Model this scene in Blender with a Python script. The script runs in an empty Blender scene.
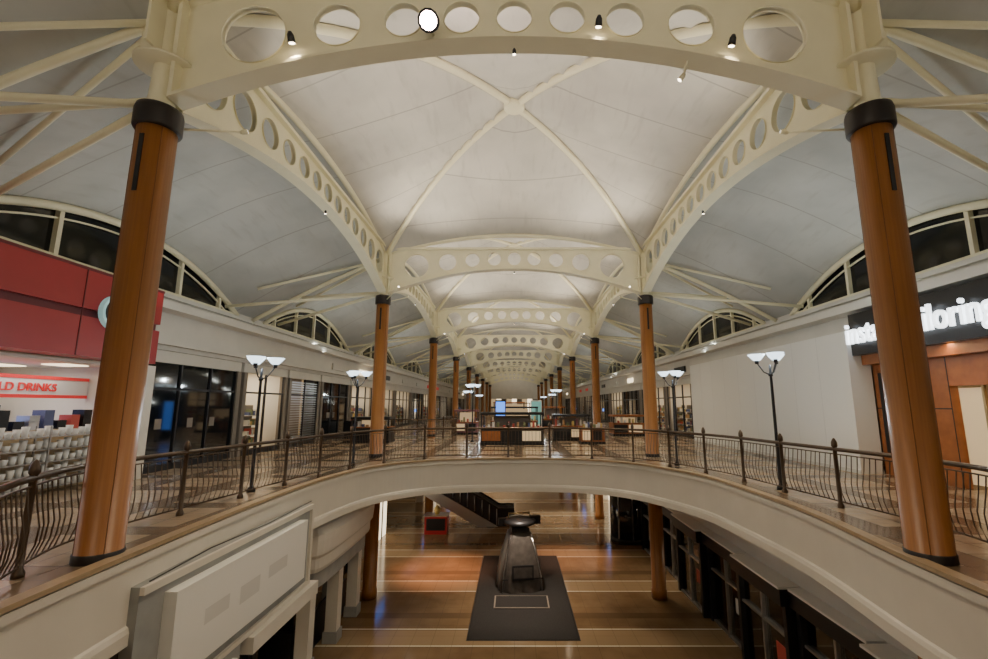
import bpy, math, random
from mathutils import Vector, Matrix
random.seed(7)
OFF = 6.8           # lower floor becomes z=0, camera eye z=6.8
UF = -1.9           # upper floor (relative to eye)
LF = -6.8           # lower floor
SB = -2.95          # slab bottom
CX = 5.2            # column line
WX = 10.4           # outer wall line
Y0 = 6.1; BL = 11.6
ROWS = [Y0+BL*k for k in range(-1, 9)]
YB = ROWS[0]-0.3; YE = ROWS[-1]

# ------------------------------------------------------------------ materials
def mat(name, col, rough=0.6, metal=0.0, emit=None, estr=0.0, noise=0.0, nscale=3.0, col2=None, bump=0.0, spec=0.5):
    m = bpy.data.materials.new(name); m.use_nodes = True
    nt = m.node_tree; b = nt.nodes['Principled BSDF']
    b.inputs['Base Color'].default_value = (*col, 1); b.inputs['Roughness'].default_value = rough
    b.inputs['Metallic'].default_value = metal
    b.inputs['Specular IOR Level'].default_value = spec
    if emit: 
        b.inputs['Emission Color'].default_value = (*emit, 1); b.inputs['Emission Strength'].default_value = estr
    if noise > 0 or col2:
        tc = nt.nodes.new('ShaderNodeTexCoord'); n = nt.nodes.new('ShaderNodeTexNoise')
        n.inputs['Scale'].default_value = nscale; n.inputs['Detail'].default_value = 5
        nt.links.new(tc.outputs['Object'], n.inputs['Vector'])
        r = nt.nodes.new('ShaderNodeValToRGB')
        c2 = col2 or tuple(max(0, c*(1-noise)) for c in col)
        r.color_ramp.elements[0].position = .35; r.color_ramp.elements[1].position = .65
        r.color_ramp.elements[0].color = (*c2, 1); r.color_ramp.elements[1].color = (*col, 1)
        nt.links.new(n.outputs['Fac'], r.inputs['Fac']); nt.links.new(r.outputs['Color'], b.inputs['Base Color'])
        if bump:
            bp = nt.nodes.new('ShaderNodeBump'); bp.inputs['Strength'].default_value = bump
            nt.links.new(n.outputs['Fac'], bp.inputs['Height']); nt.links.new(bp.outputs['Normal'], b.inputs['Normal'])
    return m

def math_node(nt, op, a, b=None, c=None):
    n = nt.nodes.new('ShaderNodeMath'); n.operation = op
    for i, v in enumerate((a, b, c)):
        if v is None: continue
        if isinstance(v, (int, float)): n.inputs[i].default_value = v
        else: nt.links.new(v, n.inputs[i])
    return n.outputs[0]

def stripe(nt, coord, period, width, offset=0.0):
    a = math_node(nt, 'ADD', coord, offset)
    b = math_node(nt, 'FLOORED_MODULO', a, period)
    return math_node(nt, 'LESS_THAN', b, width)

def mixc(nt, fac, c1, c2):
    n = nt.nodes.new('ShaderNodeMix'); n.data_type = 'RGBA'
    nt.links.new(fac, n.inputs['Factor'])
    for k, c in (('A', c1), ('B', c2)):
        s = [i for i in n.inputs if i.name == k and i.type == 'RGBA'][0]
        if isinstance(c, tuple): s.default_value = (*c, 1)
        else: nt.links.new(c, s)
    return [o for o in n.outputs if o.type == 'RGBA'][0]

def fabric_mat(name='roof_fabric', c=(.66,.635,.585), c2=(.52,.505,.475)):
    m = mat(name, c, .85, col2=c2, nscale=.45)
    nt = m.node_tree; b = nt.nodes['Principled BSDF']
    ramp = [n for n in nt.nodes if n.type == 'VALTORGB'][0]
    tc = [n for n in nt.nodes if n.type == 'TEX_COORD'][0]
    sp = nt.nodes.new('ShaderNodeSeparateXYZ'); nt.links.new(tc.outputs['Object'], sp.inputs[0])
    s = stripe(nt, sp.outputs['Y'], 1.93, .04, 0.96)
    s2 = math_node(nt, 'MULTIPLY', s, .6)
    cc = mixc(nt, s2, ramp.outputs['Color'], (.30, .29, .27))
    # dust streaks in the cloth
    mp = nt.nodes.new('ShaderNodeMapping'); mp.inputs['Scale'].default_value=(2.2,.35,1)
    n3 = nt.nodes.new('ShaderNodeTexNoise'); n3.inputs['Scale'].default_value=2.5; n3.inputs['Detail'].default_value=6
    nt.links.new(tc.outputs['Object'], mp.inputs[0]); nt.links.new(mp.outputs[0], n3.inputs['Vector'])
    r3 = nt.nodes.new('ShaderNodeValToRGB'); r3.color_ramp.elements[0].position=.55; r3.color_ramp.elements[1].position=.75
    r3.color_ramp.elements[0].color=(0,0,0,1); r3.color_ramp.elements[1].color=(.35,.35,.35,1)
    nt.links.new(n3.outputs['Fac'], r3.inputs['Fac'])
    cc = mixc(nt, r3.outputs['Color'], cc, (.36,.35,.32))
    nt.links.new(cc, b.inputs['Base Color'])
    n2 = nt.nodes.new('ShaderNodeTexNoise'); n2.inputs['Scale'].default_value=.7; n2.inputs['Detail'].default_value=2
    nt.links.new(tc.outputs['Object'], n2.inputs['Vector'])
    bp = nt.nodes.new('ShaderNodeBump'); bp.inputs['Strength'].default_value=.35; bp.inputs['Distance'].default_value=.35
    nt.links.new(n2.outputs['Fac'], bp.inputs['Height']); nt.links.new(bp.outputs['Normal'], b.inputs['Normal'])
    return m

def upper_floor_mat():
    m = mat('floor_tile_upper', (.48, .37, .26), .2, noise=.2, nscale=2.0)
    nt = m.node_tree; b = nt.nodes['Principled BSDF']
    ramp = [n for n in nt.nodes if n.type == 'VALTORGB'][0]
    tc = [n for n in nt.nodes if n.type == 'TEX_COORD'][0]
    sp = nt.nodes.new('ShaderNodeSeparateXYZ'); nt.links.new(tc.outputs['Object'], sp.inputs[0])
    cx = stripe(nt, sp.outputs['X'], 1.8, .45); cy = stripe(nt, sp.outputs['Y'], 1.8, .45)
    d = math_node(nt, 'MAXIMUM', cx, cy)
    c = mixc(nt, d, ramp.outputs['Color'], (.20, .14, .09))
    g = math_node(nt, 'MAXIMUM', stripe(nt, sp.outputs['X'], .45, .012), stripe(nt, sp.outputs['Y'], .45, .012))
    c = mixc(nt, g, c, (.14, .12, .1))
    nt.links.new(c, b.inputs['Base Color'])
    return m

def lower_floor_mat():
    m = mat('floor_terrazzo_lower', (.235, .155, .085), .13, col2=(.18, .115, .06), nscale=1.2)
    nt = m.node_tree; b = nt.nodes['Principled BSDF']
    ramp = [n for n in nt.nodes if n.type == 'VALTORGB'][0]
    tc = [n for n in nt.nodes if n.type == 'TEX_COORD'][0]
    sp = nt.nodes.new('ShaderNodeSeparateXYZ'); nt.links.new(tc.outputs['Object'], sp.inputs[0])
    band = stripe(nt, sp.outputs['Y'], 3.9, .9, 1.2)
    c = mixc(nt, band, ramp.outputs['Color'], (.31, .22, .13))
    l = math_node(nt, 'MAXIMUM', stripe(nt, sp.outputs['Y'], 3.9, .06, 1.25), stripe(nt, sp.outputs['Y'], 3.9, .06, .25))
    c = mixc(nt, l, c, (.74, .68, .54))
    d = stripe(nt, sp.outputs['Y'], 3.9, .4, 3.4)
    c = mixc(nt, d, c, (.15, .095, .05))
    g = math_node(nt, 'MAXIMUM', stripe(nt, sp.outputs['X'], .6, .012), stripe(nt, sp.outputs['Y'], .65, .012))
    g = math_node(nt, 'MULTIPLY', g, .5)
    c = mixc(nt, g, c, (.10, .07, .045))
    nt.links.new(c, b.inputs['Base Color'])
    return m

def wood_mat():
    m = mat('wood_veneer', (.40, .17, .05), .35)
    nt = m.node_tree; b = nt.nodes['Principled BSDF']
    tc = nt.nodes.new('ShaderNodeTexCoord'); mp = nt.nodes.new('ShaderNodeMapping')
    mp.inputs['Scale'].default_value = (11, 11, .3)
    n = nt.nodes.new('ShaderNodeTexNoise'); n.inputs['Scale'].default_value = 3; n.inputs['Detail'].default_value = 6
    nt.links.new(tc.outputs['Object'], mp.inputs[0]); nt.links.new(mp.outputs[0], n.inputs['Vector'])
    r = nt.nodes.new('ShaderNodeValToRGB')
    r.color_ramp.elements[0].position = .25; r.color_ramp.elements[1].position = .75
    r.color_ramp.elements[0].color = (.27, .10, .022, 1); r.color_ramp.elements[1].color = (.385, .155, .038, 1)
    nt.links.new(n.outputs['Fac'], r.inputs['Fac']); nt.links.new(r.outputs['Color'], b.inputs['Base Color'])
    return m

def glass_mat():
    m = bpy.data.materials.new('shop_glass'); m.use_nodes=True; nt=m.node_tree; nt.nodes.clear()
    o=nt.nodes.new('ShaderNodeOutputMaterial'); t=nt.nodes.new('ShaderNodeBsdfTransparent'); g=nt.nodes.new('ShaderNodeBsdfGlossy')
    t.inputs[0].default_value=(.66,.70,.70,1); g.inputs['Roughness'].default_value=.03
    f=nt.nodes.new('ShaderNodeFresnel'); f.inputs[0].default_value=1.6; mx=nt.nodes.new('ShaderNodeMixShader')
    a=math_node(nt,'ADD',f.outputs[0],.10)
    nt.links.new(a,mx.inputs[0]); nt.links.new(t.outputs[0],mx.inputs[1]); nt.links.new(g.outputs[0],mx.inputs[2]); nt.links.new(mx.outputs[0],o.inputs[0])
    return m

FAB = fabric_mat()
FABS = fabric_mat('roof_fabric_shaded',(.56,.565,.54),(.43,.44,.425))  # greyer copy for the side bays, their dimmer light put into the colour
STEEL = mat('painted_steel_cream', (.88, .83, .60), .4, noise=.05, nscale=2)
WHITE = mat('white_plaster', (.77, .74, .67), .6, noise=.06, nscale=1.2)
HOARD = mat('hoarding_white', (.90, .89, .85), .5)
HSEAM = mat('hoarding_joint', (.74, .73, .70), .6)
FASC = mat('fascia_paint', (.78, .73, .64), .5, noise=.05, nscale=1.5)
GREYW = mat('grey_render', (.38, .39, .38), .7, noise=.15, nscale=3)
WOOD = wood_mat()
WSEAM = mat('wood_joint', (.18, .07, .02), .5)
COLLAR = mat('collar_black_brown', (.014, .009, .008), .4)
BRONZE = mat('rail_bronze', (.13, .095, .07), .35, .75)
DARKM = mat('dark_metal', (.04, .04, .045), .4, .6)
BLACK = mat('matte_black', (.010, .010, .012), .35)
GLASSD = mat('dark_glass', (.008, .010, .013), .05, spec=.8)
GLASST = glass_mat()
GLASSW = mat('clerestory_glass', (.004, .005, .007), .08, spec=.5)
RED = mat('red_panel', (.40, .025, .03), .4, noise=.06)
REDD = mat('red_dark', (.15, .012, .016), .5)
TEAL = mat('teal_sign', (.45, .68, .68), .4, emit=(.5, .9, .9), estr=.3)
UFL = upper_floor_mat(); LFL = lower_floor_mat()
CURB = mat('curb_tan_stone', (.46, .34, .21), .35, noise=.15, nscale=6)
CARPET = mat('carpet_charcoal', (.028, .026, .026), .95, noise=.3, nscale=30)
CHROME = mat('steel_brushed', (.55, .55, .56), .3, .9)
LAMPG = mat('lamp_bowl_glass', (.8, .88, .9), .3, emit=(.74, .90, 1.0), estr=2.6)
LED = mat('lamp_emitter_warm', (1, .9, .7), .5, emit=(1, .82, .6), estr=12)
PINKL = mat('floodlight_lens', (1, .8, .75), .5, emit=(1, .66, .56), estr=60)
LETTER = mat('letter_white_lit', (.9, .95, 1), .4, emit=(.9, .96, 1), estr=3)
SIGNR = mat('sign_red', (.6, .03, .03), .4, emit=(.9, .05, .05), estr=.25)
SCRB = mat('screen_blue', (.03, .10, .35), .3, emit=(.08, .28, 1), estr=2)
SCRG = mat('screen_teal', (.1, .25, .22), .3, emit=(.3, .7, .6), estr=.4)
SCRW = mat('lightbox_warm', (.9, .85, .7), .3, emit=(1, .82, .56), estr=2.2)
GLOWB = mat('shop_glow_panel', (.6, .5, .33), .6, emit=(1, .70, .38), estr=.4)  # warm glow put into the surface in place of shop lighting
BEIGE = mat('beige_wall', (.58, .46, .29), .6, noise=.1)
TAUPE = mat('taupe_panel', (.28, .24, .20), .6, noise=.1)
ORWOOD = mat('orange_wood_panel', (.38, .13, .035), .4, noise=.25, nscale=4)
TARP = mat('tarpaulin_grey', (.085, .075, .07), .42, noise=.35, nscale=6, bump=.3)
BRASS = mat('brass', (.5, .36, .18), .35, .8)
PAPER = mat('cup_white', (.8, .8, .78), .6)
COLS = [mat('goods_%d' % i, c, .5) for i, c in enumerate([(.5,.08,.06),(.1,.12,.25),(.6,.45,.15),(.22,.25,.12),(.5,.3,.14),(.6,.57,.5),(.25,.1,.12)])]

# ------------------------------------------------------------------ mesh builder
class MB:
    def __init__(s): s.v=[]; s.f=[]; s.mi=[]; s.sm=[]; s.mats=[]
    def m(s, mt):
        if mt not in s.mats: s.mats.append(mt)
        return s.mats.index(mt)
    def add(s, vs, fs, mt, smooth=False):
        o=len(s.v); i=s.m(mt); s.v += [tuple(v) for v in vs]
        for f in fs: s.f.append([k+o for k in f]); s.mi.append(i); s.sm.append(smooth)
    def box(s, x0,x1,y0,y1,z0,z1, mt):
        if x0>x1: x0,x1=x1,x0
        if y0>y1: y0,y1=y1,y0
        vs=[(x0,y0,z0),(x1,y0,z0),(x1,y1,z0),(x0,y1,z0),(x0,y0,z1),(x1,y0,z1),(x1,y1,z1),(x0,y1,z1)]
        s.add(vs,[(0,3,2,1),(4,5,6,7),(0,1,5,4),(1,2,6,5),(2,3,7,6),(3,0,4,7)],mt)
    def path(s, pts, r, mt, n=8, closed=False, rad=None, flat=None):
        pts=[Vector(p) for p in pts]; N=len(pts); vs=[]; fs=[]
        for i,p in enumerate(pts):
            a=pts[(i-1)%N] if (closed or i>0) else p
            b=pts[(i+1)%N] if (closed or i<N-1) else p
            t=(b-a).normalized()
            up=Vector((0,0,1)) if abs(t.z)<.95 else Vector((0,1,0))
            u=t.cross(up).normalized(); w=u.cross(t).normalized()
            rr=rad[i] if rad else r
            for k in range(n):
                an=2*math.pi*(k+.5)/n
                vs.append(p+u*(math.cos(an)*rr)+w*(math.sin(an)*rr*(flat or 1)))
        M=N if closed else N-1
        for i in range(M):
            for k in range(n):
                a=i*n+k; b=i*n+(k+1)%n; c=((i+1)%N)*n+(k+1)%n; d=((i+1)%N)*n+k
                fs.append((a,b,c,d))
        if not closed:
            fs.append(tuple(range(n-1,-1,-1))); fs.append(tuple((N-1)*n+k for k in range(n)))
        s.add(vs,fs,mt,n>5)
    def tube(s,p0,p1,r,mt,n=10,r2=None): s.path([p0,p1],r,mt,n,rad=[r,r2 if r2 is not None else r])
    def lathe(s, prof, cx, cy, mt, n=28, cap=True):
        vs=[];fs=[]
        for r,z in prof:
            for k in range(n):
                a=2*math.pi*k/n
                vs.append((cx+r*math.cos(a),cy+r*math.sin(a),z))
        for i in range(len(prof)-1):
            for k in range(n): fs.append((i*n+k,i*n+(k+1)%n,(i+1)*n+(k+1)%n,(i+1)*n+k))
        if cap: fs.append(tuple(range(n-1,-1,-1))); fs.append(tuple((len(prof)-1)*n+k for k in range(n)))
        s.add(vs,fs,mt,True)
    def sweep(s, path, prof, mt, closed=False, smooth=False):
        N=len(path); vs=[];fs=[]; P=len(prof)
        for i in range(N):
            a=Vector(path[(i-1)%N] if (closed or i>0) else path[i]); b=Vector(path[(i+1)%N] if (closed or i<N-1) else path[i])
            t=(b-a).normalized(); nr=Vector((-t.y,t.x)); p=Vector(path[i])
            for o,z in prof:
                q=p+nr*o; vs.append((q.x,q.y,z))
        for i in range(N if closed else N-1):
            for k in range(P): fs.append((i*P+k,((i+1)%N)*P+k,((i+1)%N)*P+(k+1)%P,i*P+(k+1)%P))
        s.add(vs,fs,mt,smooth)
    def grid(s, fn, us, vs_, mt, smooth=True):
        vs=[fn(u,v) for u in us for v in vs_]; M=len(vs_)
        fs=[(i*M+j,(i+1)*M+j,(i+1)*M+j+1,i*M+j+1) for i in range(len(us)-1) for j in range(M-1)]
        s.add(vs,fs,mt,smooth)
    def mesh_in(s, me, mt, M=Matrix()):
        s.add([M@v.co for v in me.vertices],[tuple(p.vertices) for p in me.polygons],mt)
    def mesh(s,name):
        me=bpy.data.meshes.new(name); me.from_pydata(s.v,[],s.f)
        for mt in s.mats: me.materials.append(mt)
        me.polygons.foreach_set('material_index',s.mi); me.polygons.foreach_set('use_smooth',s.sm); me.update()
        return me
    def obj(s,name,loc=(0,0,0),rz=0):
        return place(name,s.mesh(name),loc,rz)
def place(name, me, loc=(0,0,0), rz=0):
    o=bpy.data.objects.new(name,me); o.location=loc; o.rotation_euler=(0,0,rz)
    bpy.context.collection.objects.link(o); return o

def flat_mesh(splines, depth):
    cu=bpy.data.curves.new('tmp','CURVE'); cu.dimensions='2D'; cu.fill_mode='BOTH'; cu.extrude=depth
    for pts in splines:
        sp=cu.splines.new('POLY'); sp.points.add(len(pts)-1); sp.use_cyclic_u=True
        for p,q in zip(sp.points,pts): p.co=(q[0],q[1],0,1)
    o=bpy.data.objects.new('tmp',cu); bpy.context.collection.objects.link(o)
    dg=bpy.context.evaluated_depsgraph_get(); me=bpy.data.meshes.new_from_object(o.evaluated_get(dg))
    bpy.data.objects.remove(o); bpy.data.curves.remove(cu); return me

def text_mesh(txt,size,depth=.03):
    cu=bpy.data.curves.new('t','FONT'); cu.body=txt; cu.size=size; cu.extrude=depth; cu.offset=size*.012
    o=bpy.data.objects.new('t',cu); bpy.context.collection.objects.link(o)
    dg=bpy.context.evaluated_depsgraph_get(); me=bpy.data.meshes.new_from_object(o.evaluated_get(dg))
    bpy.data.objects.remove(o); bpy.data.curves.remove(cu); return me

def light(kind,name,loc,energy,col,aim=None,**kw):
    l=bpy.data.lights.new(name,kind); l.energy=energy; l.color=col
    for k,v in kw.items(): setattr(l,k,v)
    o=bpy.data.objects.new(name,l); bpy.context.collection.objects.link(o); o.location=loc
    if aim is not None:
        o.rotation_euler=(Vector(aim)-Vector(loc)).to_track_quat('-Z','Y').to_euler()
    return o

def catmull(pts,closed=False,n=8):
    N=len(pts); out=[]
    g=lambda i: Vector(pts[i%N]) if closed else Vector(pts[max(0,min(N-1,i))])
    for i in range(N if closed else N-1):
        p0,p1,p2,p3=g(i-1),g(i),g(i+1),g(i+2)
        for k in range(n):
            t=k/n; out.append(.5*((2*p1)+(p2-p0)*t+(2*p0-5*p1+4*p2-p3)*t*t+(3*p1-p0-3*p2+p3)*t**3))
    if not closed: out.append(Vector(pts[-1]))
    return [tuple(p) for p in out]
def lin(a,b,n): return [a+(b-a)*i/(n-1) for i in range(n)]

# ------------------------------------------------------------------ upper slab with void
L=[(4.0,.75),(4.5,2.2),(4.72,4),(4.88,6),(5.0,8.5),(5.0,10.8),(4.85,12.6),(4.5,14.2),(3.8,15.4),(2.8,16.2),(1.5,16.6)]
edgeL=[(-x,y) for x,y in L]
edgeR=[(x+(.25 if 7<y<13 else .03),y) for x,y in L]
void=catmull(edgeL+[(0,16.72)]+edgeR[::-1]+[(0,.7)],True,8)
outer=[(-15,YB),(15,YB),(15,YE),(-15,YE)]
hole_esc=[(-9.3,27.2),(-3.9,27.2),(-3.9,29.4),(-9.3,29.4)]
sl=flat_mesh([outer,void,hole_esc],(UF-SB)/2)
b=MB(); 
vs=[(v.co.x,v.co.y,v.co.z+(UF+SB)/2) for v in sl.vertices]
top=[];rest=[]
for p in sl.polygons:
    z=min(vs[i][2] for i in p.vertices)
    (top if z>UF-.01 else rest).append(tuple(p.vertices))
b.add(vs,top,UFL); b.add(vs,rest,FASC)
b.obj('floor_upper')
A=sum(void[i][0]*void[(i+1)%len(void)][1]-void[(i+1)%len(void)][0]*void[i][1] for i in range(len(void)))
S=1 if A>0 else -1
b=MB()
def prof(l): return [(S*o,z) for o,z in l]
b.sweep(void,prof([(-.10,UF+.004),(.07,UF+.004),(.07,UF+.06),(-.10,UF+.06)]),CURB,True)
b.sweep(void,prof([(-.02,UF-.02),(.05,UF-.02),(.05,UF-.12),(-.02,UF-.14)]),FASC,True)
b.sweep(void,prof([(-.02,SB+.22),(.03,SB+.18),(.05,SB+.12),(.05,SB-.03),(-.25,SB-.03)]),FASC,True)
b.obj('trim_balcony_edge')

# ------------------------------------------------------------------ railing
R=[(4.15,1.4),(4.5,2.6),(4.85,4.2),(5.4,5.2),(5.85,6.2),(5.95,7.3),(5.8,8.8),(5.6,10.5),(5.35,12.5),(5.0,14.3),(4.3,15.7),(3.2,16.6),(1.7,16.95)]
rail=catmull([(-x,y) for x,y in R]+[(0,17.05)]+[(x+(.35 if 2<y<13 else .1),y) for x,y in R[::-1]]+[(0,.42)],True,10)
def railing(path, name, closed=True):
    b=MB(); pts=[Vector(p) for p in path]; N=len(pts)
    b.path([(p.x,p.y,UF+1.07) for p in pts],.038,BRONZE,8,closed)
    b.path([(p.x,p.y,UF+.98) for p in pts],.014,BRONZE,4,closed)
    b.path([(p.x,p.y,UF+.12) for p in pts],.018,BRONZE,4,closed)
    cen=Vector((0,9)); acc=0; nb=0
    M=N if closed else N-1
    for i in range(M):
        a=pts[i]; c=pts[(i+1)%N]; seg=(c-a).length; t=(c-a)/max(seg,1e-6); nr=Vector((-t.y,t.x))
        if nr.dot(cen-a)<0: nr=-nr
        while nb*.125<acc+seg:
            q=a+t*(nb*.125-acc)
            if nb%12==0:
                b.lathe([(.06,UF),(.06,UF+.05),(.038,UF+.09),(.036,UF+1.1),(.055,UF+1.13),(.05,UF+1.2),(.025,UF+1.26),(.004,UF+1.28)],q.x,q.y,BRONZE,10)
            else:
                w=.014*math.sin(nb*1.9)
                pr=[(0,.12),(.06,.3),(.075,.5),(.03,.75),(0,.98)]
                b.path([(q.x+nr.x*o+t.x*w*math.sin(z*5),q.y+nr.y*o+t.y*w*math.sin(z*5),UF+z) for o,z in pr],.0085,BRONZE,4)
            nb+=1
        acc+=seg
    b.obj(name)
railing(rail,'balcony_railing')
railing([(-3.7,29.6),(-3.7,27.0),(-9.3,27.0)],'escalator_opening_railing',False)

# ------------------------------------------------------------------ columns
b=MB()
b.lathe([(.27,LF),(.27,LF+.3),(.245,LF+.32),(.245,3.98)],0,0,WOOD,36)
for k in range(4):
    a=math.pi*2*k/4+.9
    b.box(math.cos(a)*.2425-.005,math.cos(a)*.2425+.005,math.sin(a)*.2425-.005,math.sin(a)*.2425+.005,LF+.4,3.97,WSEAM)
b.lathe([(.285,3.92),(.30,3.95),(.30,4.2),(.285,4.26),(.2,4.3)],0,0,COLLAR,32)
b.lathe([(.2,4.28),(.17,4.36),(.15,4.9),(.15,6.2),(.05,6.3)],0,0,STEEL,20)
for dx,dy in ((1,0),(-1,0),(0,1),(0,-1)):
    x0,x1=sorted((.1*dx,.42*dx)) if dx else (-.02,.02); y0,y1=sorted((.1*dy,.42*dy)) if dy else (-.02,.02)
    b.box(x0,x1,y0,y1,5.1,6.0,STEEL)
b.lathe([(.40,4.95),(.40,5.0),(.14,5.0)],0,0,STEEL,20,True)
b.box(-.03,.03,-.256,-.24,2.9,3.75,BLACK)
b.lathe([(.262,UF),(.262,UF+.10),(.25,UF+.11)],0,0,COLLAR,32,False)
colm=b.mesh('column')
for y in ROWS:
    for s in (-1,1): place('column',colm,(s*CX,y,0))
# ------------------------------------------------------------------ trusses
def truss_mesh(Lh, hs, name, e0=4.42, c0=5.40):
    top=6.2
    zb=lambda x: e0+(c0-e0)*(1-(abs(x)/Lh)**2.0)
    xs=lin(-Lh,Lh,41)
    out=[(x,zb(x)) for x in xs]+[(Lh,top),(-Lh,top)]
    holes=[]; b=MB()
    for hx,r in hs:
        cz=(top+zb(hx))/2+.01; r=min(r,(top-zb(hx))/2-.09)
        holes.append([(hx+r*math.cos(2*math.pi*i/32),cz+r*math.sin(2*math.pi*i/32)) for i in range(32)])
        vs=[];fs=[]
        for i in range(32): 
            x,z=hx+r*math.cos(2*math.pi*i/32),cz+r*math.sin(2*math.pi*i/32)
            vs+= [(x,-.055,z),(x,.055,z)]
        for i in range(32): a=2*i; c=2*((i+1)%32); fs.append((a,a+1,c+1,c))
        b.add(vs,fs,STEEL,True)
    me=flat_mesh([out]+holes,.025)
    b.mesh_in(me,STEEL,Matrix(((1,0,0,0),(0,0,1,0),(0,1,0,0),(0,0,0,1))))
    vs=[];fs=[]
    for x in xs:
        z=zb(x)
        vs+=[(x,-.17,z-.04),(x,.17,z-.04),(x,.17,z+.01),(x,-.17,z+.01)]
    for i in range(len(xs)-1):
        for k in range(4): fs.append((4*i+k,4*i+(k+1)%4,4*i+4+(k+1)%4,4*i+4+k))
    b.add(vs,fs,STEEL)
    b.box(-Lh,Lh,-.15,.15,top-.03,top+.05,STEEL)
    b.path([(x,0,6.80-.75*(x/Lh)**2) for x in xs],.085,STEEL,8)
    b.box(-Lh,-Lh+.06,-.17,.17,e0,top,STEEL); b.box(Lh-.06,Lh,-.17,.17,e0,top,STEEL)
    return b.mesh(name)
h1=[(0,.27)]
for x,r in ((.80,.27),(1.68,.285),(2.68,.35),(3.92,.48)): h1+=[(x,r),(-x,r)]
h2=[(0,.25)]
for x,r in ((.72,.25),(1.45,.26),(2.2,.275),(3.02,.31),(3.92,.37),(4.92,.44)): h2+=[(x,r),(-x,r)]
TT=truss_mesh(CX-.2,h1,'roof_truss'); TLm=truss_mesh(BL/2-.2,h2,'roof_truss_side')
for y in ROWS: place('roof_truss',TT,(0,y,0))
for y in ROWS[1:-1]:
    for s in (-1,1): place('roof_truss',TLm,(s*CX,y+BL/2,0),math.pi/2)

# ------------------------------------------------------------------ fabric roof
def Dg(m): return 5.95+2.65*(1-m**2.1)
def Rg(m): return 8.6-1.72*m**.95
def zroof(u,v):
    a,c=max(abs(u),abs(v)),min(abs(u),abs(v))
    if a<1e-5: return 8.6
    return Rg(a)+(Dg(a)-Rg(a))*(c/a)**1.7
def ein(v): return zroof(1,v)
def eout(v): return max(3.35,3.35+1.42*(1-(v/.84)**2))+.03
def zside(t,v): return (1-t)*ein(v)+t*eout(v)+.28*math.sin(math.pi*t)*(.4+.6*(1-v*v))
b=MB(); us=lin(-1,1,29)
b.grid(lambda u,v:(u*CX,v*BL/2,zroof(u,v)),us,us,FAB)
MV=b.mesh('ceiling_fabric_vault')
b=MB(); ts=lin(0,1,15)
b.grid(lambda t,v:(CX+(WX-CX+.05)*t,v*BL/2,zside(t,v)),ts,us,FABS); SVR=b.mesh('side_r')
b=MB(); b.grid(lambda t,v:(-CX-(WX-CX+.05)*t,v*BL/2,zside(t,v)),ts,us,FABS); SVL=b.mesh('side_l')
b=MB()
for sx,sy in ((1,1),(1,-1)):
    pts=[]
    for m in lin(-1,1,31): pts.append((m*CX*sx,m*BL/2*sy,Dg(abs(m))-.12))
    b.path(pts,.1,STEEL,10)
b.lathe([(.26,8.36),(.3,8.4),(.3,8.52),(.1,8.58)],0,0,STEEL,20)
RIB=b.mesh('roof_rib')
for y in ROWS[:-1]:
    place('ceiling',MV,(0,y+BL/2,0)); place('ceiling',SVR,(0,y+BL/2,0)); place('ceiling',SVL,(0,y+BL/2,0))
    place('roof_cross_ribs',RIB,(0,y+BL/2,0))
b=MB()
for s in (-1,1):
    b.path([(s*(CX+.1+(WX-CX-.1)*t),0,zside(t,1)-.16) for t in lin(0,1,12)],.075,STEEL,8)
    tt=.62; xx=CX+(WX-CX)*tt
    b.tube((s*(CX+.1),0,4.42),(s*xx,0,zside(tt,1)-.25),.055,STEEL)
    for d in (-1,1):
        b.tube((s*(CX+.1),0,4.36),(s*(WX-.15),d*1.85,3.45),.06,STEEL)
        v=1-1.5/(BL/2); t2=.8
        b.tube((s*(CX+.1),0,5.75),(s*(CX+(WX-CX)*t2),d*1.5,zside(t2,v)-.15),.05,STEEL)
SF=b.mesh('side_pipe_frame')
for y in ROWS: place('roof_strut_frame',SF,(0,y,0))

# ------------------------------------------------------------------ outer walls with arched clerestory
SILL=3.3
for s,nm in ((-1,'left'),(1,'right')):
    b=MB()
    x0,x1=s*WX,s*(WX+.3)
    b.box(x0,x1,YB,YE,1.62,SILL-.02,WHITE)
    for y in ROWS[:-1]:
        c=y+BL/2; hw=.84*BL/2
        b.box(x0,x1,y,c-hw+.02,SILL-.02,3.5,WHITE); b.box(x0,x1,c+hw-.02,y+BL,SILL-.02,3.5,WHITE)
    b.box(s*(WX-.02),s*(WX-.55),YB,YE,2.72,2.82,WHITE)
    b.box(s*(WX-.50),s*(WX-.55),YB,YE,2.82,2.95,WHITE)
    b.box(s*(WX-.02),s*(WX-.12),YB,YE,SILL-.14,SILL-.02,WHITE)
    b.box(s*(WX-.02),s*(WX-.25),12.6 if s<0 else 25.5,YE,1.75,1.9,WHITE)
    b.obj('wall_'+nm)
    b=MB(); hw=.84*BL/2
    f=lambda y:3.33+1.42*(1-(y/hw)**2)
    ys=lin(-hw,hw,33)
    vs=[];fs=[]
    for y in ys: vs+=[(s*(WX+.12),y,SILL),(s*(WX+.12),y,f(y))]
    for i in range(32): fs.append((2*i,2*i+1,2*i+3,2*i+2))
    b.add(vs,fs,GLASSW)
    b.path([(s*(WX-.02),y,f(y)-.02) for y in ys],.1,STEEL,6)
    b.path([(s*(WX+.06),y,max(SILL,f(y)-.28)) for y in ys],.03,STEEL,4)
    for k in range(-2,3):
        y=k*hw/2.5; b.box(s*(WX),s*(WX+.12),y-.05,y+.05,SILL,f(y),STEEL)
    b.box(s*(WX-.04),s*(WX+.14),-hw,hw,SILL-.03,SILL+.07,STEEL)
    wm=b.mesh('window')
    for k,y in enumerate(ROWS[:-1]): place('window_%d'%(k+1+(0 if s<0 else 9)),wm,(0,y+BL/2,0))
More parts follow.
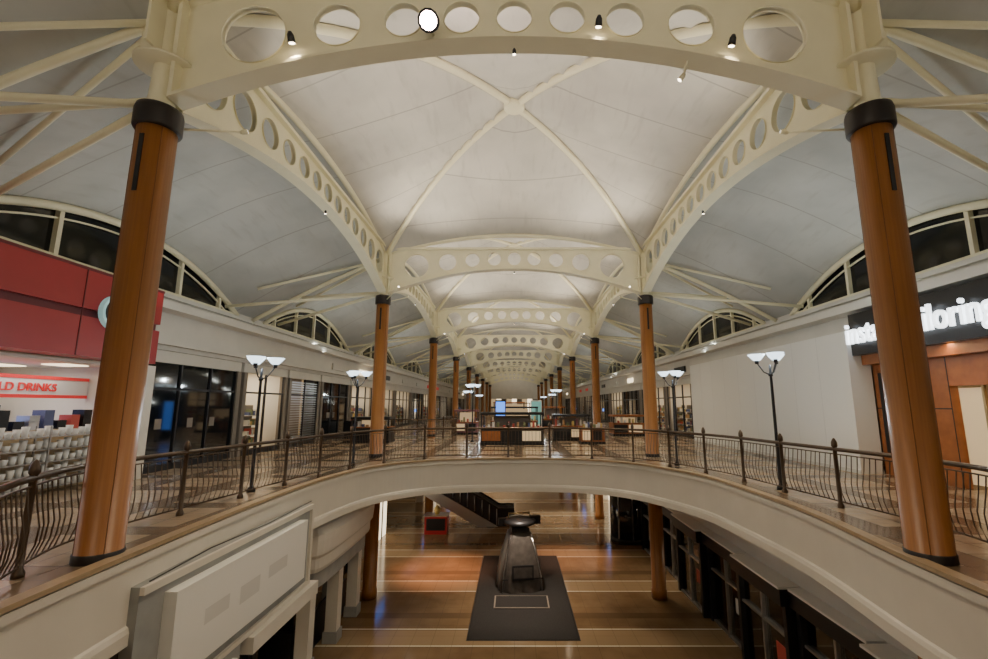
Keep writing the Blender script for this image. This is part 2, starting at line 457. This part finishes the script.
for yy,nm in ((YE,'back'),(YB,'front')):
    b=MB(); b.box(-15,15,yy,yy+.3,LF,9,WHITE)
    d=-1 if nm=='back' else 1
    ya=yy if nm=='back' else yy+.3
    for k in range(-4,5): b.box(k*1.1-.5,k*1.1+.5,ya+d*.03,ya+d*.002,UF,UF+3.2,[SCRW,TAUPE,GLOWB][k%3])
    b.obj('wall_'+nm)
b=MB(); b.box(-15,15,YB,YE,LF-.2,LF,LFL); b.obj('floor')
b=MB()
for s in (-1,1): b.box(s*14.7,s*15,YB,YE,LF,3.4,TAUPE)
b.obj('wall_store_back')

# ------------------------------------------------------------------ upper storefronts
def front(name,s,y0,y1,kind,xf=WX,hz=1.6,seed=0,sign=True):
    rnd=random.Random(seed); b=MB(); X=lambda x:s*x
    b.box(X(xf-.02),X(xf+.15),y0,y1,hz-.35,hz-.0,WHITE)
    b.box(X(xf-.05),X(xf+.2),y0,y0+.22,UF,hz-.35,TAUPE); b.box(X(xf-.05),X(xf+.2),y1-.22,y1,UF,hz-.35,TAUPE)
    b.box(X(xf),X(xf+.1),y0+.22,y1-.22,UF,UF+.18,DARKM)
    n=max(2,int((y1-y0)/1.3))
    ys=lin(y0+.22,y1-.22,n+1)
    for y in ys: b.box(X(xf),X(xf+.08),y-.03,y+.03,UF,hz-.35,DARKM)
    b.box(X(xf),X(xf+.08),y0+.22,y1-.22,UF+2.35,UF+2.42,DARKM)
    if kind=='dark':
        b.box(X(xf+.05),X(xf+.06),y0+.2,y1-.2,UF,hz-.35,GLASSD)
        for k in range(3):
            y=rnd.uniform(y0+.7,y1-1); b.box(X(xf+.03),X(xf+.045),y,y+.25,UF+1.2,UF+1.5,rnd.choice([SCRB,TAUPE,TAUPE]))
    elif kind=='shutter':
        for k in range(26): b.path([(X(xf+.06),y0+.2,UF+.1+k*.115),(X(xf+.06),y1-.2,UF+.1+k*.115)],.045,CHROME,4)
    else:
        b.box(X(xf+3),X(xf+3.1),y0,y1,UF,hz,GLOWB)
        b.box(X(xf+.2),X(xf+3.1),y0,y0+.08,UF,hz,WHITE); b.box(X(xf+.2),X(xf+3.1),y1-.08,y1,UF,hz,WHITE)
        b.box(X(xf+.2),X(xf+3.1),y0,y1,hz-.1,hz,WHITE)
        for k in range(3): b.box(X(xf+.5),X(xf+.8),y0+.5+k*(y1-y0-1.3)/2,y0+.8+k*(y1-y0-1.3)/2,hz-.13,hz-.1,SCRW)
        for k in range(int((y1-y0)/1.2)):
            yy=y0+.5+k*1.2
            for h in range(4):
                z=UF+.25+h*.4
                b.box(X(xf+.6),X(xf+1.0),yy,yy+.9,z,z+.03,WHITE)
                for g in range(5):
                    b.box(X(xf+.65),X(xf+.9),yy+.05+g*.17,yy+.17+g*.17,z+.03,z+.03+rnd.uniform(.12,.28),rnd.choice(COLS))
            b.box(X(xf+.98),X(xf+1.0),yy,yy+.9,UF,UF+1.9,TAUPE)
    yc=(y0+y1)/2
    if sign and kind in('lit','dark'):
        b.box(X(xf-.1),X(xf-.02),yc-.9,yc+.9,hz+.4,hz+.75,rnd.choice([WHITE,BLACK,SIGNR,SCRW,BLACK]))
    o=b.obj(name)
    if kind=='lit' and y0<60:
        light('AREA','shop_ceiling_light',(X(xf+1.4),yc,hz-.15),70,(1,.83,.6),(X(xf+1.4),yc,-5),shape='RECTANGLE',size=1.2,size_y=(y1-y0)*.6).parent=o
kinds=['lit','dark','lit','dark','shutter','lit']
i=0
seqL=[(12.7,17.4,'dark'),(17.6,21.0,'lit'),(21.2,24.6,'shutter'),(24.8,29.0,'dark'),(29.2,34,'lit')]
for a,c,k in seqL: front('storefront',-1,a,c,k,seed=i,sign=(i>2)); i+=1
y=34.2
while y<YE-7:
    front('storefront',-1,y,y+6,kinds[i%6],seed=i); y+=6.2; i+=1
y=25.6
while y<YE-7:
    front('storefront',1,y,y+6,kinds[(i+2)%6],seed=i+50); y+=6.2; i+=1
front('storefront',-1,YB+.4,3.0,'dark',seed=90,sign=False)

# red snack store (left)
b=MB(); xf=9.75; ya,yb=3.2,12.4
b.box(-xf,-WX+.02,ya,yb,2.18,3.10,RED); b.box(-xf-.12,-WX+.02,ya,yb,2.0,2.18,REDD)
b.box(-xf,-WX+.02,ya,yb,1.10,2.0,RED); 
b.box(-xf+.02,-xf,ya,yb,3.06,3.12,REDD)
for yy in (5.5,7.8,10.1): b.box(-xf-.0,-xf+.012,yy-.012,yy+.012,1.10,3.1,REDD)
b.box(-WX-.3,-xf-.05,yb-.35,yb-.02,UF,1.05,WHITE); 
def disc(b,x,y,z,r,th,mt):
    n=32; vs=[(x,y+r*math.cos(2*math.pi*k/n),z+r*math.sin(2*math.pi*k/n)) for k in range(n)]+[(x+th,y+r*math.cos(2*math.pi*k/n),z+r*math.sin(2*math.pi*k/n)) for k in range(n)]
    fs=[tuple(range(n)),tuple(range(2*n-1,n-1,-1))]+[(k,(k+1)%n,n+(k+1)%n,n+k) for k in range(n)]
    b.add(vs,fs,mt)
disc(b,-xf+.005,10.9,2.2,.42,.12,TEAL); disc(b,-xf+.126,10.9,2.2,.35,.02,BLACK); disc(b,-xf+.147,10.9,2.2,.2,.02,TEAL)
b.box(-14,-13.9,ya,yb,UF,1.05,WHITE); b.box(-14,-9.8,yb-.02,yb+.1,UF,1.05,WHITE); b.box(-14,-9.8,ya-.1,ya,UF,1.05,WHITE)
b.box(-14,-10.41,ya,yb,1.0,1.1,WHITE)
for yy in lin(ya+1,yb-1,4):
    for xx in (-11.2,-12.8): b.box(xx-.3,xx+.3,yy-.3,yy+.3,.97,.995,SCRW)
tm=text_mesh('COLD DRINKS',.26,.01)
MYZ=Matrix(((0,0,1,0),(1,0,0,0),(0,1,0,0),(0,0,0,1)))
b.mesh_in(tm,SIGNR,Matrix.Translation((-11.38,9.75,.34))@MYZ)
b.box(-11.5,-11.4,5.5,12.3,.25,.62,PAPER)
b.box(-11.5,-11.38,5.5,12.3,.62,.70,SIGNR); b.box(-11.5,-11.38,5.5,12.3,.17,.25,SIGNR)
b.box(-11.3,-10.5,4.5,8.5,UF,UF+.95,CHROME); b.box(-11.4,-10.4,4.5,8.5,UF+.95,UF+1.0,PAPER)
b.box(-13.8,-13.3,4,12,UF,UF+1.9,DARKM)
for k in range(6): b.box(-13.3,-13.27,4.2+k*1.3,5.2+k*1.3,UF+.3,UF+1.8,random.choice([SCRB,DARKM,COLS[0],COLS[2],BLACK]))
for yq in (8.85,10.2,11.55):
    for xq in (-10.42,-10.1): b.box(xq-.015,xq+.015,yq-.015,yq+.015,UF,UF+1.45,CHROME)
for r in range(5):
    z0=UF+.15+r*.27
    b.box(-10.42,-10.1,8.85,11.55,z0-.02,z0,CHROME)
    for k in range(16):
        yy=9.0+k*.16
        hgt=.12+.10*((k*7+r*3)%3)/2
        b.lathe([(.045,z0),(.068,z0+hgt)],-10.25,yy,PAPER,8)
for k in range(9): b.box(-11.0,-10.7,9.0+k*.32,9.22+k*.32,UF+1.35,UF+1.35+.2+.12*(k%3),[BLACK,COLS[1],BLACK,DARKM,CHROME,COLS[1],BLACK,COLS[0],BLACK][k])
b.box(-11.1,-10.6,8.9,12,UF,UF+1.33,BEIGE)
o=b.obj('snack_shop')
light('AREA','shop_ceiling_light',(-12,8,.9),170,(1,.93,.85),(-12,8,-5),shape='RECTANGLE',size=2.5,size_y=7).parent=o

# right: white hoarding
b=MB()
b.box(9.75,10.38,13.3,25.4,UF,2.15,HOARD)
for k in range(1,9): b.box(9.746,9.75,13.3+k*1.34,13.308+k*1.34,UF,2.15,HSEAM)
b.box(9.72,9.75,13.3,25.4,UF,UF+.10,HSEAM)
b.obj('construction_hoarding')
# right: tailor shop
b=MB(); ya=3.2; yb=13.26
b.box(9.85,10.38,ya,yb,1.42,2.62,BLACK)
b.box(10.1,10.38,ya,yb,1.15,1.42,ORWOOD)
b.box(10.4,10.6,11.0,yb,UF,1.22,ORWOOD)
for k in range(4): b.box(10.392,10.4,11.0+k*.58,11.02+k*.58,UF,1.22,COLLAR)
b.box(10.392,10.4,11.0,yb,-.1,-.07,COLLAR); b.box(10.385,10.6,12.1,13.1,-1.3,.9,BLACK)
b.box(10.4,10.6,9.2,11.0,.45,1.22,ORWOOD); b.box(10.4,10.6,9.0,9.2,UF,1.22,ORWOOD)
b.box(10.6,10.7,9.2,10.3,UF,.45,BEIGE); b.box(10.5,10.56,10.3,10.36,UF,.5,BRASS)
b.box(10.4,10.6,ya,9.0,UF,UF+.5,ORWOOD); b.box(10.45,10.5,ya,9.0,UF+.5,1.22,GLASSD)
b.box(13.5,13.6,ya,yb,UF,1.3,BEIGE); b.box(10.6,13.6,yb-.05,yb,UF,1.3,BEIGE)
b.box(10.56,10.58,10.36,10.95,UF+.1,.4,GLOWB)
o=b.obj('tailor_shop_front')
light('AREA','shop_ceiling_light',(12,10,1.2),60,(1,.85,.6),(12,10,-5),shape='RECTANGLE',size=1.5,size_y=3).parent=o
light('AREA','shopfront_fill_light',(9.98,10.5,1.40),50,(1,.72,.42),(10.1,10.5,-5),shape='RECTANGLE',size=.15,size_y=4.5).parent=o  # fill added to brighten the orange wood front
b=MB(); tm=text_mesh('instant tailoring',.66,.04)
b.mesh_in(tm,LETTER,Matrix.Translation((9.70,13.22,1.74))@Matrix(((0,0,-1,0),(-1.02,0,0,0),(0,1.3,0,0),(0,0,0,1))))
b.obj('shop_sign_letters')

# ------------------------------------------------------------------ lamps on the gallery
def lamp(x,y,h=2.95,e=45):
    b=MB()
    b.lathe([(.09,0),(.09,.05),(.04,.12),(.03,h-.5),(.025,h-.25)],0,0,DARKM,12)
    for k in range(3):
        a=2*math.pi*k/3+.5; dx,dy=math.cos(a)*.27,math.sin(a)*.27
        b.path([(0,0,h-.5),(dx*.5,dy*.5,h-.42),(dx,dy,h-.2)],.014,DARKM,6)
        b.lathe([(.03,h-.15),(.08,h-.13),(.15,h-.05),(.195,h+.01),(.185,h+.01),(.08,h-.09)],dx,dy,LAMPG,20,False)
        b.lathe([(.04,h-.22),(.05,h-.14)],dx,dy,DARKM,12)
    b.lathe([(.05,h-.52),(.05,h-.45)],0,0,DARKM,12)
    o=b.obj('lamp_post',(x,y,UF))
    l=light('POINT','lamp_bulb',(0,0,h+.25),e,(.85,.95,1.0),shadow_soft_size=.08); l.parent=o
for x,y in [(-5.85,10.6),(6.1,10.9),(-5.15,15.1),(5.2,15.1),(-2.2,24.5),(3.0,33),(-3.6,36),(3.8,46),(-3.8,50),(3.8,60)]:
    lamp(x,y,e=75 if y<20 else 60,h=3.10 if x>6 else 2.98)

# ------------------------------------------------------------------ upper kiosks
def kiosk(x,y,w,d,h,body,seed):
    rnd=random.Random(seed); b=MB()
    b.box(-w/2,w/2,-d/2,d/2,0,.12,BLACK)
    b.box(-w/2+.03,w/2-.03,-d/2+.03,d/2-.03,.12,.75,body)
    b.box(-w/2,w/2,-d/2,d/2,.75,.8,ORWOOD)
    n=max(2,int(w/.8))
    for k in range(n):
        xa=-w/2+.08+k*(w-.16)/n; xb=xa+(w-.16)/n-.08
        b.box(xa,xb,-d/2-.01,-d/2+.03,.2,.68,[TAUPE,ORWOOD,BLACK,GLOWB,BLACK][(k+seed)%5])
        for g in range(4):
            gx=xa+.05+g*(xb-xa)/4; b.box(gx,gx+.1,-d/2+.1,-d/2+.3,.8,.8+rnd.uniform(.1,.35),rnd.choice(COLS+[PAPER]))
    if h>1:
        for sx in (-1,1):
            for sy in (-1,1): b.box(sx*(w/2-.06)-.03,sx*(w/2-.06)+.03,sy*(d/2-.06)-.03,sy*(d/2-.06)+.03,.8,h,DARKM)
        b.box(-w/2,w/2,-d/2,d/2,h-.12,h,body)
        b.box(-w*.3,w*.3,-.05,.05,.8,h-.18,rnd.choice([GLOWB,TAUPE]))
    b.obj('kiosk_stall',(x,y,UF))
kiosk(-.1,23.6,3.1,2.0,1.55,BLACK,1); kiosk(3.1,26.0,2.0,1.4,1.4,BLACK,2); kiosk(3.9,23.6,1.2,1.0,1.0,ORWOOD,3)
kiosk(-7.4,24.5,2.0,1.2,1.3,BLACK,4); kiosk(0,34,3.4,2,1.8,DARKM,5); kiosk(-.5,45,3,2,2.2,ORWOOD,6); kiosk(.5,58,3,2,2.2,TAUPE,7); kiosk(-3.2,31.5,1.6,1.3,1.6,COLS[6],8)
kiosk(3.2,39,2,1.6,1.8,ORWOOD,9); kiosk(7.2,30,2.0,1.4,1.3,ORWOOD,12)
b=MB(); b.box(-.3,.3,-.06,.06,0,.12,BLACK); b.box(-.30,.30,-.04,.04,.12,2.2,BLACK); b.box(-.26,.26,-.05,-.041,.5,2.1,SCRB); b.obj('digital_display_totem',(-.8,27,UF))
b=MB(); b.box(-.4,.4,-.06,.06,0,.1,BLACK); b.box(-.45,.45,-.04,.04,.1,2.3,PAPER); b.box(-.4,.4,-.05,-.041,.4,2.2,SCRG); b.obj('digital_display_totem',(1.8,38,UF))

# ------------------------------------------------------------------ lower level
b=MB(); b.box(-1.65,1.65,-3.8,3.8,0.002,.015,CARPET); b.box(-1.68,1.68,-3.83,3.83,0,.008,BLACK); b.obj('carpet',(.27,18.5,LF))
b=MB()
n=40
prof_=[(.90,.0),(.89,.12),(.85,.5),(.77,.9),(.67,1.25),(.58,1.55),(.51,1.8),(.45,1.93),(.36,2.0)]
vs=[];fs=[]
for i,(r,z) in enumerate(prof_):
    for k in range(n):
        a=2*math.pi*k/n
        rr=r/((abs(math.cos(a))**4+abs(math.sin(a))**4)**.25)*.95
        rr*=1+.04*math.sin(a*9+i*.7)*(1-i/9)+.02*math.sin(a*17)
        vs.append((rr*math.cos(a),rr*math.sin(a),z))
for i in range(len(prof_)-1):
    for k in range(n): fs.append((i*n+k,i*n+(k+1)%n,(i+1)*n+(k+1)%n,(i+1)*n+k))
fs.append(tuple((len(prof_)-1)*n+k for k in range(n)))
b.add(vs,fs,TARP,True)
for sx in (-1,1):
    for sy in (-1,1):
        b.path([(sx*.74,sy*.74,.03),(sx*.71,sy*.71,.5),(sx*.56,sy*.56,1.25),(sx*.40,sy*.40,1.9)],.022,CHROME,6)
b.path([(-.77,-.77,.45),(.77,-.77,.45),(.77,.77,.45),(-.77,.77,.45)],.02,BLACK,6,True)
b.box(-.40,.40,-.885,-.84,.45,.95,DARKM); b.box(-.34,.34,-.892,-.885,.52,.88,TARP)
b.box(-.34,.34,-.34,.34,1.98,2.12,DARKM)
b.lathe([(.3,2.12),(.34,2.18),(.60,2.22),(.66,2.26),(.66,2.36),(.54,2.42),(.2,2.46)],0,0,DARKM,28)
b.path([(-.42,0,2.34),(-.42,0,2.60),(.42,0,2.60),(.42,0,2.34)],.04,BRASS,6)
b.box(.42,.82,-.12,.12,2.2,2.5,BLACK); b.box(-.82,-.5,-.1,.1,2.2,2.44,BLACK)
b.obj('covered_ride_machine',(.2,18.9,LF+.016),math.radians(8))
b=MB(); b.box(-.95,.95,-.5,.5,.0,.02,TAUPE); b.box(-.9,.9,-.45,.45,.02,.028,CARPET); b.obj('floor_access_hatch',(.25,17.3,LF+.016))

# lower right glazed portal shops
b=MB(); yy=6.4; k=0; lowl=[]
while yy<23:
    w=2.35; xa=6.15+(.18 if k%2 else 0)
    b.box(xa,6.9,yy,yy+.14,LF,-4.3,BLACK); b.box(xa,6.9,yy+w-.14,yy+w,LF,-4.3,BLACK)
    b.box(xa-.12,6.9,yy-.03,yy+w+.03,-4.5,-4.15,BLACK)
    b.box(xa-.14,6.7,yy,yy+w,-4.15,-4.10,HOARD)
    b.box(xa+.14,xa+.16,yy+.14,yy+w-.14,LF+.05,-4.5,GLASST)
    b.box(xa+.05,xa+.14,yy+w/2-.03,yy+w/2+.03,LF,-4.5,CHROME)
    for zz in (LF+.02,-5.25): b.box(xa+.05,xa+.14,yy+.14,yy+w-.14,zz,zz+.05,CHROME)
    b.box(xa+.12,xa+.139,yy+.35,yy+.75,-5.95,-5.55,PAPER if k%2 else COLS[0])
    b.box(7.9,8.3,yy+.6,yy+w-.8,LF,LF+.9,[WHITE,ORWOOD,TAUPE][k%3])
    b.box(8.9,8.93,yy+.4,yy+w-.4,LF+.8,LF+2.3,[GLOWB,COLS[5],SCRW][k%3])
    if k%2==0: lowl.append(yy+w/2)
    yy+=w+.08; k+=1
b.box(9.0,9.1,YB+.4,23.5,LF,-4.3,BEIGE); b.box(6.9,9.1,YB+.4,23.5,-4.35,-4.25,WHITE); b.box(6.9,9.0,23.4,23.5,LF,-4.35,BEIGE)
b.box(6.55,6.9,YB+.4,23.5,-4.25,SB-.001,WHITE)
b.box(6.45,6.55,YB+.4,23.5,-3.25,SB-.001,WHITE)
o=b.obj('lower_portal_storefront')
for q in lowl: light('AREA','shop_ceiling_light',(7.8,q,-4.4),45,(1,.88,.7),(7.8,q,-9),shape='SQUARE',size=.6).parent=o
b=MB()
b.lathe([(.95,0),(.95,.2)],0,0,BLACK,28); b.lathe([(.9,.2),(.9,2.4)],0,0,GLASSD,28); b.lathe([(1.0,2.4),(1.02,2.9),(.95,3.0)],0,0,BLACK,28)
for k in range(8):
    a=2*math.pi*k/8; b.box(math.cos(a)*.91-.03,math.cos(a)*.91+.03,math.sin(a)*.91-.03,math.sin(a)*.91+.03,.2,2.4,CHROME)
b.obj('round_glass_entry',(5.9,24.9,LF))
# blank sign board hung on the balcony fascia (left)
b=MB()
b.box(-4.95,-4.78,6.3,11.35,-4.05,-2.30,GREYW)
b.box(-4.78,-4.72,6.3,11.35,-2.40,-2.30,FASC); b.box(-4.78,-4.72,6.3,11.35,-4.05,-3.97,FASC)
b.box(-4.78,-4.72,11.25,11.35,-3.97,-2.40,FASC)
b.box(-4.78,-4.60,6.75,10.75,-3.72,-2.52,HOARD)
for z0,z1,y0_,y1_ in ((-3.22,-3.0,7.4,8.0),(-3.3,-3.02,8.3,8.9),(-3.2,-2.98,9.2,9.9)):
    b.box(-4.60,-4.598,y0_,y1_,z0,z1,HSEAM)
b.path([(-4.74,6.4,-2.26),(-4.74,7.6,-2.20),(-4.74,9.3,-2.25),(-4.74,11.2,-2.21)],.010,BLACK,4)
b.box(-4.9,-4.62,8.9,11.6,-4.35,-4.07,WHITE); b.box(-4.95,-4.74,6.3,8.7,-4.7,-4.07,GREYW); b.box(-4.74,-4.66,7.4,8.5,-4.55,-4.2,HOARD)
b.obj('blank_shop_signboard')
b=MB()
b.box(-6.5,-6.3,YB+.4,12.2,LF,SB-.001,GLASSD)
for q in lin(5,12,6): b.box(-6.3,-6.2,q-.08,q+.08,LF,SB-.001,BLACK)
b.box(-6.3,-6.15,YB+.4,12.2,-4.6,-4.2,BLACK)
b.obj('lower_dark_storefront')
# corniced kiosk
b=MB()
corn=[(-6.4,12.55),(-5.4,12.65),(-5.1,12.95),(-5.02,14.4),(-5.04,16.4),(-5.2,16.75),(-6.4,16.85)]
cp=catmull(corn,False,4)
NG=lambda l:[(-o,z) for o,z in l]
b.sweep(cp,NG([(-.45,-4.3),(.02,-4.3),(.06,-4.2),(.06,-3.95),(.14,-3.85),(.18,-3.5),(.18,-3.35),(.02,-3.2),(-.45,-3.2)]),WHITE)
b.sweep(cp,NG([(-.3,-4.75),(-.08,-4.75),(-.08,-4.3),(-.3,-4.3)]),GREYW)
for (px,py) in ((-5.45,13.0),(-5.35,14.7),(-5.35,16.4)):
    b.box(px-.17,px+.17,py-.17,py+.17,LF,-4.6,WHITE); b.box(px-.21,px+.21,py-.21,py+.21,LF,LF+.3,GREYW); b.box(px-.21,px+.21,py-.21,py+.21,-4.8,-4.6,GREYW)
b.box(-6.5,-5.7,12.8,16.7,LF,LF+1.0,BLACK); b.box(-6.45,-5.75,13.0,16.6,LF+1.0,-4.6,GLASSD)
b.box(-6.5,-5.3,12.75,16.75,-3.25,-3.21,WHITE)
b.box(-6.5,-5.4,12.8,16.8,-3.21,SB-.001,WHITE)
b.obj('corniced_shop_kiosk')
for s in (-1,1):
    b=MB(); yy=18 if s<0 else 27; k=0
    while yy<66:
        if s<0 and 24<yy<31: yy+=4; k+=1; continue
        b.box(s*6.5,s*7,yy,yy+.4,LF,SB-.001,WHITE); b.box(s*6.6,s*7,yy,yy+3.99,-4.2,SB-.001,WHITE)
        b.box(s*6.9,s*6.95,yy+.4,yy+3.99,LF,-4.2,GLASSD if (k+(s>0))%3==0 else [GLOWB,SCRW][k%2])
        b.box(s*6.55,s*6.6,yy+1,yy+3,-3.9,-3.4,[SIGNR,SCRB,SCRW][k%3])
        for q in (1.3,2.2,3.1): b.box(s*6.85,s*6.9,yy+q-.03,yy+q+.03,LF,-4.2,DARKM)
        yy+=4; k+=1
    b.obj('lower_storefront_row')
b=MB(); b.box(-7,7,71,71.2,LF,SB-.001,WHITE); b.box(-3,3,70.9,70.99,LF,LF+2.8,SCRW); b.obj('wall_lower_back')

# escalator (rises towards -X)
b=MB(); rise=UF-LF; run=rise/math.tan(math.radians(30)); xb=-.9; xt=xb-run
for side in (27.45,28.85):
    pts=[(xb+.9,side,LF+.95),(xb,side,LF+.95),(xt,side,UF+.95),(xt-.6,side,UF+.95)]
    b.path(pts,.05,BLACK,8)
    vs=[(xb+.9,side,LF),(xb,side,LF),(xt,side,UF-.25),(xt-.6,side,UF-.05)]+[(p[0],p[1],p[2]) for p in pts]
    b.add(vs,[(0,1,5,4),(1,2,6,5),(2,3,7,6)],CHROME if side>28 else DARKM)
ns=24
for k in range(ns):
    x=xb-run*k/ns; z=LF+rise*k/ns
    b.box(x-run/ns,x,27.5,28.8,z-.1,z+rise/ns,DARKM); b.box(x-.03,x+.005,27.5,28.8,z+rise/ns-.02,z+rise/ns+.01,BRASS)
for k in range(16):
    x=xb-.1-k*.42; z=LF+(xb-x)*math.tan(math.radians(30))
    b.tube((x,27.40,z+.05),(x-.0,27.40,z+.9),.03,CHROME,6)
b.box(xb,xb+.9,27.5,28.8,LF,LF+.06,CHROME)
vs=[(xb,27.40,LF),(xt,27.40,UF-.3),(xt,27.40,UF-.9),(xb-1.2,27.40,LF)]
b.add(vs,[(0,1,2,3)],CHROME)
b.obj('escalator')
b=MB(); b.box(-.6,.6,-.4,.4,0,.9,RED); b.box(-.65,.65,-.45,.45,.9,.96,CHROME); b.box(-.5,.5,-.41,-.4,.2,.8,DARKM); b.lathe([(.12,.96),(.2,1.2),(.05,1.4)],0,0,COLS[2],12); b.obj('promotion_counter',(-4.2,26.2,LF))

# ------------------------------------------------------------------ light fixtures
def can(x,y,z,aim,e,col,name='spotlight',size=110,lens=None,blend=.6,k=1.0,arm=None,body=None):
    b=MB(); d=(Vector(aim)-Vector((x,y,z))).normalized()
    b.path([-d*.06*k,Vector((0,0,0)),d*.13*k],.06,body or DARKM,12,rad=[.03*k,.06*k,.07*k]); 
    n=d*.133*k; b.path([n,n+d*.006],.055*k,lens or LED,12)
    if arm: b.tube((0,0,0),tuple(Vector(arm)-Vector((x,y,z))),.018,STEEL,6)
    o=b.obj(name,(x,y,z))
    if e>0:
        lo=light('SPOT','spot_bulb',tuple(d*.17*k),e,col,spot_size=math.radians(size),spot_blend=blend,shadow_soft_size=.07)
        lo.rotation_euler=d.to_track_quat('-Z','Y').to_euler(); lo.parent=o
WARM=(1,.80,.56); NEUT=(1,.88,.70)
for k,y in enumerate(ROWS[:-1]):
    near=(k<4); c=y+BL/2
    for s in (-1,1):
        if near or (k+(s>0))%2:
            can(s*(CX-.75),y+.75,4.4,(s*.9,y+BL*.42,8.2),(520 if k==1 else 750) if near else 1250,NEUT,'vault_fill_uplight',110,blend=1,k=.6,arm=(s*(CX-.2),y+.2,4.1),body=STEEL)  # cans on column arms, added as fill to brighten the vault
            if near and k>0: can(s*(CX-.75),y+BL-.75,4.4,(s*.9,y+BL*.62,8.0),1050,(1,.86,.66),'vault_fill_uplight',100,blend=1,k=.6,arm=(s*(CX-.2),y+BL-.2,4.1),body=STEEL)  # opposite pair of added vault fill
            light('AREA','cove_fill_strip',(s*(WX-.28),c,2.9),125 if near else 190,(.95,1,.92),(s*(WX-2.6),c,6),shape='RECTANGLE',size=.2,size_y=BL*.8)  # unseen fill strip added behind the ledge to brighten the side fabric
            can(s*(CX),c,5.27,(s*5.8,c,UF),600 if near else 800,WARM,'downlight',105,blend=1,k=.5)
    can(0,y+.0,5.27,(0,y+2.5,LF),850 if near else 600,WARM,'downlight',105,blend=1,k=.45)
can(-1.22,Y0-.25,5.52,(-.9,0,0.6),300,(1,.75,.65),'floodlight',120,PINKL,k=2.2,arm=(-1.22,Y0-.02,5.5))
can(-1.0,Y0+.25,5.7,(-.2,Y0+4.5,8.2),260,(1,.78,.66),'floodlight',120,PINKL,k=.9,blend=1,arm=(-1.0,Y0,5.6))  # extra pinkish spot added for a hot spot on the vault crown
for x,z in ((-3.28,5.35),(1.25,5.62),(3.2,5.3)): can(x,Y0-.2,z,(x*.6,11,LF),260,WARM,'spotlight',70,k=.8,arm=(x,Y0-.02,z))
can(2.6,Y0+.2,5.0,(-4.8,9,-3.2),300,WARM,'spotlight',60,k=.6,arm=(2.6,Y0,5.1),body=STEEL)  # added spot that brightens the hanging signboard
for x,y,e,c in [(0.2,17.6,260,(1,.8,.6)),(-2.9,20.5,520,(1,.45,.25)),(2.4,22,330,(1,.55,.35)),(-2,31,300,NEUT),(3,29,300,NEUT),(-2,36,300,NEUT),(2,42,300,NEUT),(0,52,400,NEUT),(0,62,400,NEUT),(-5.6,10,70,WARM),(-4.4,21,120,WARM),(4.6,19.5,120,WARM)]:  # the orange ones are added to make reddish glow patches on the floor
    b=MB(); b.lathe([(.12,SB),(.12,SB-.03)],0,0,LED,16); b.lathe([(.16,SB),(.16,SB-.02),(.12,SB-.035)],0,0,CHROME,16,False)
    o=b.obj('recessed_downlight',(x,y,-.001)); 
    lo=light('SPOT','spot_bulb',(0,0,SB-.08),e*2.4,c,spot_size=math.radians(75 if c[2]<.4 else 100),spot_blend=.9,shadow_soft_size=.08); lo.parent=o

# ------------------------------------------------------------------ world + camera
w=bpy.data.worlds.new('night'); bpy.context.scene.world=w; w.use_nodes=True
w.node_tree.nodes['Background'].inputs[0].default_value=(.02,.03,.05,1); w.node_tree.nodes['Background'].inputs[1].default_value=.3
for o in bpy.context.scene.objects:
    if o.parent is None: o.location.z+=OFF
cam=bpy.data.cameras.new('camera'); co=bpy.data.objects.new('camera',cam); bpy.context.collection.objects.link(co)
co.location=(0,0,OFF); co.rotation_euler=(math.radians(90+9.4),0,0)
cam.sensor_width=36; cam.lens=457/988*36; cam.shift_x=-.0205; cam.clip_start=.05; cam.clip_end=300
bpy.context.scene.camera=co
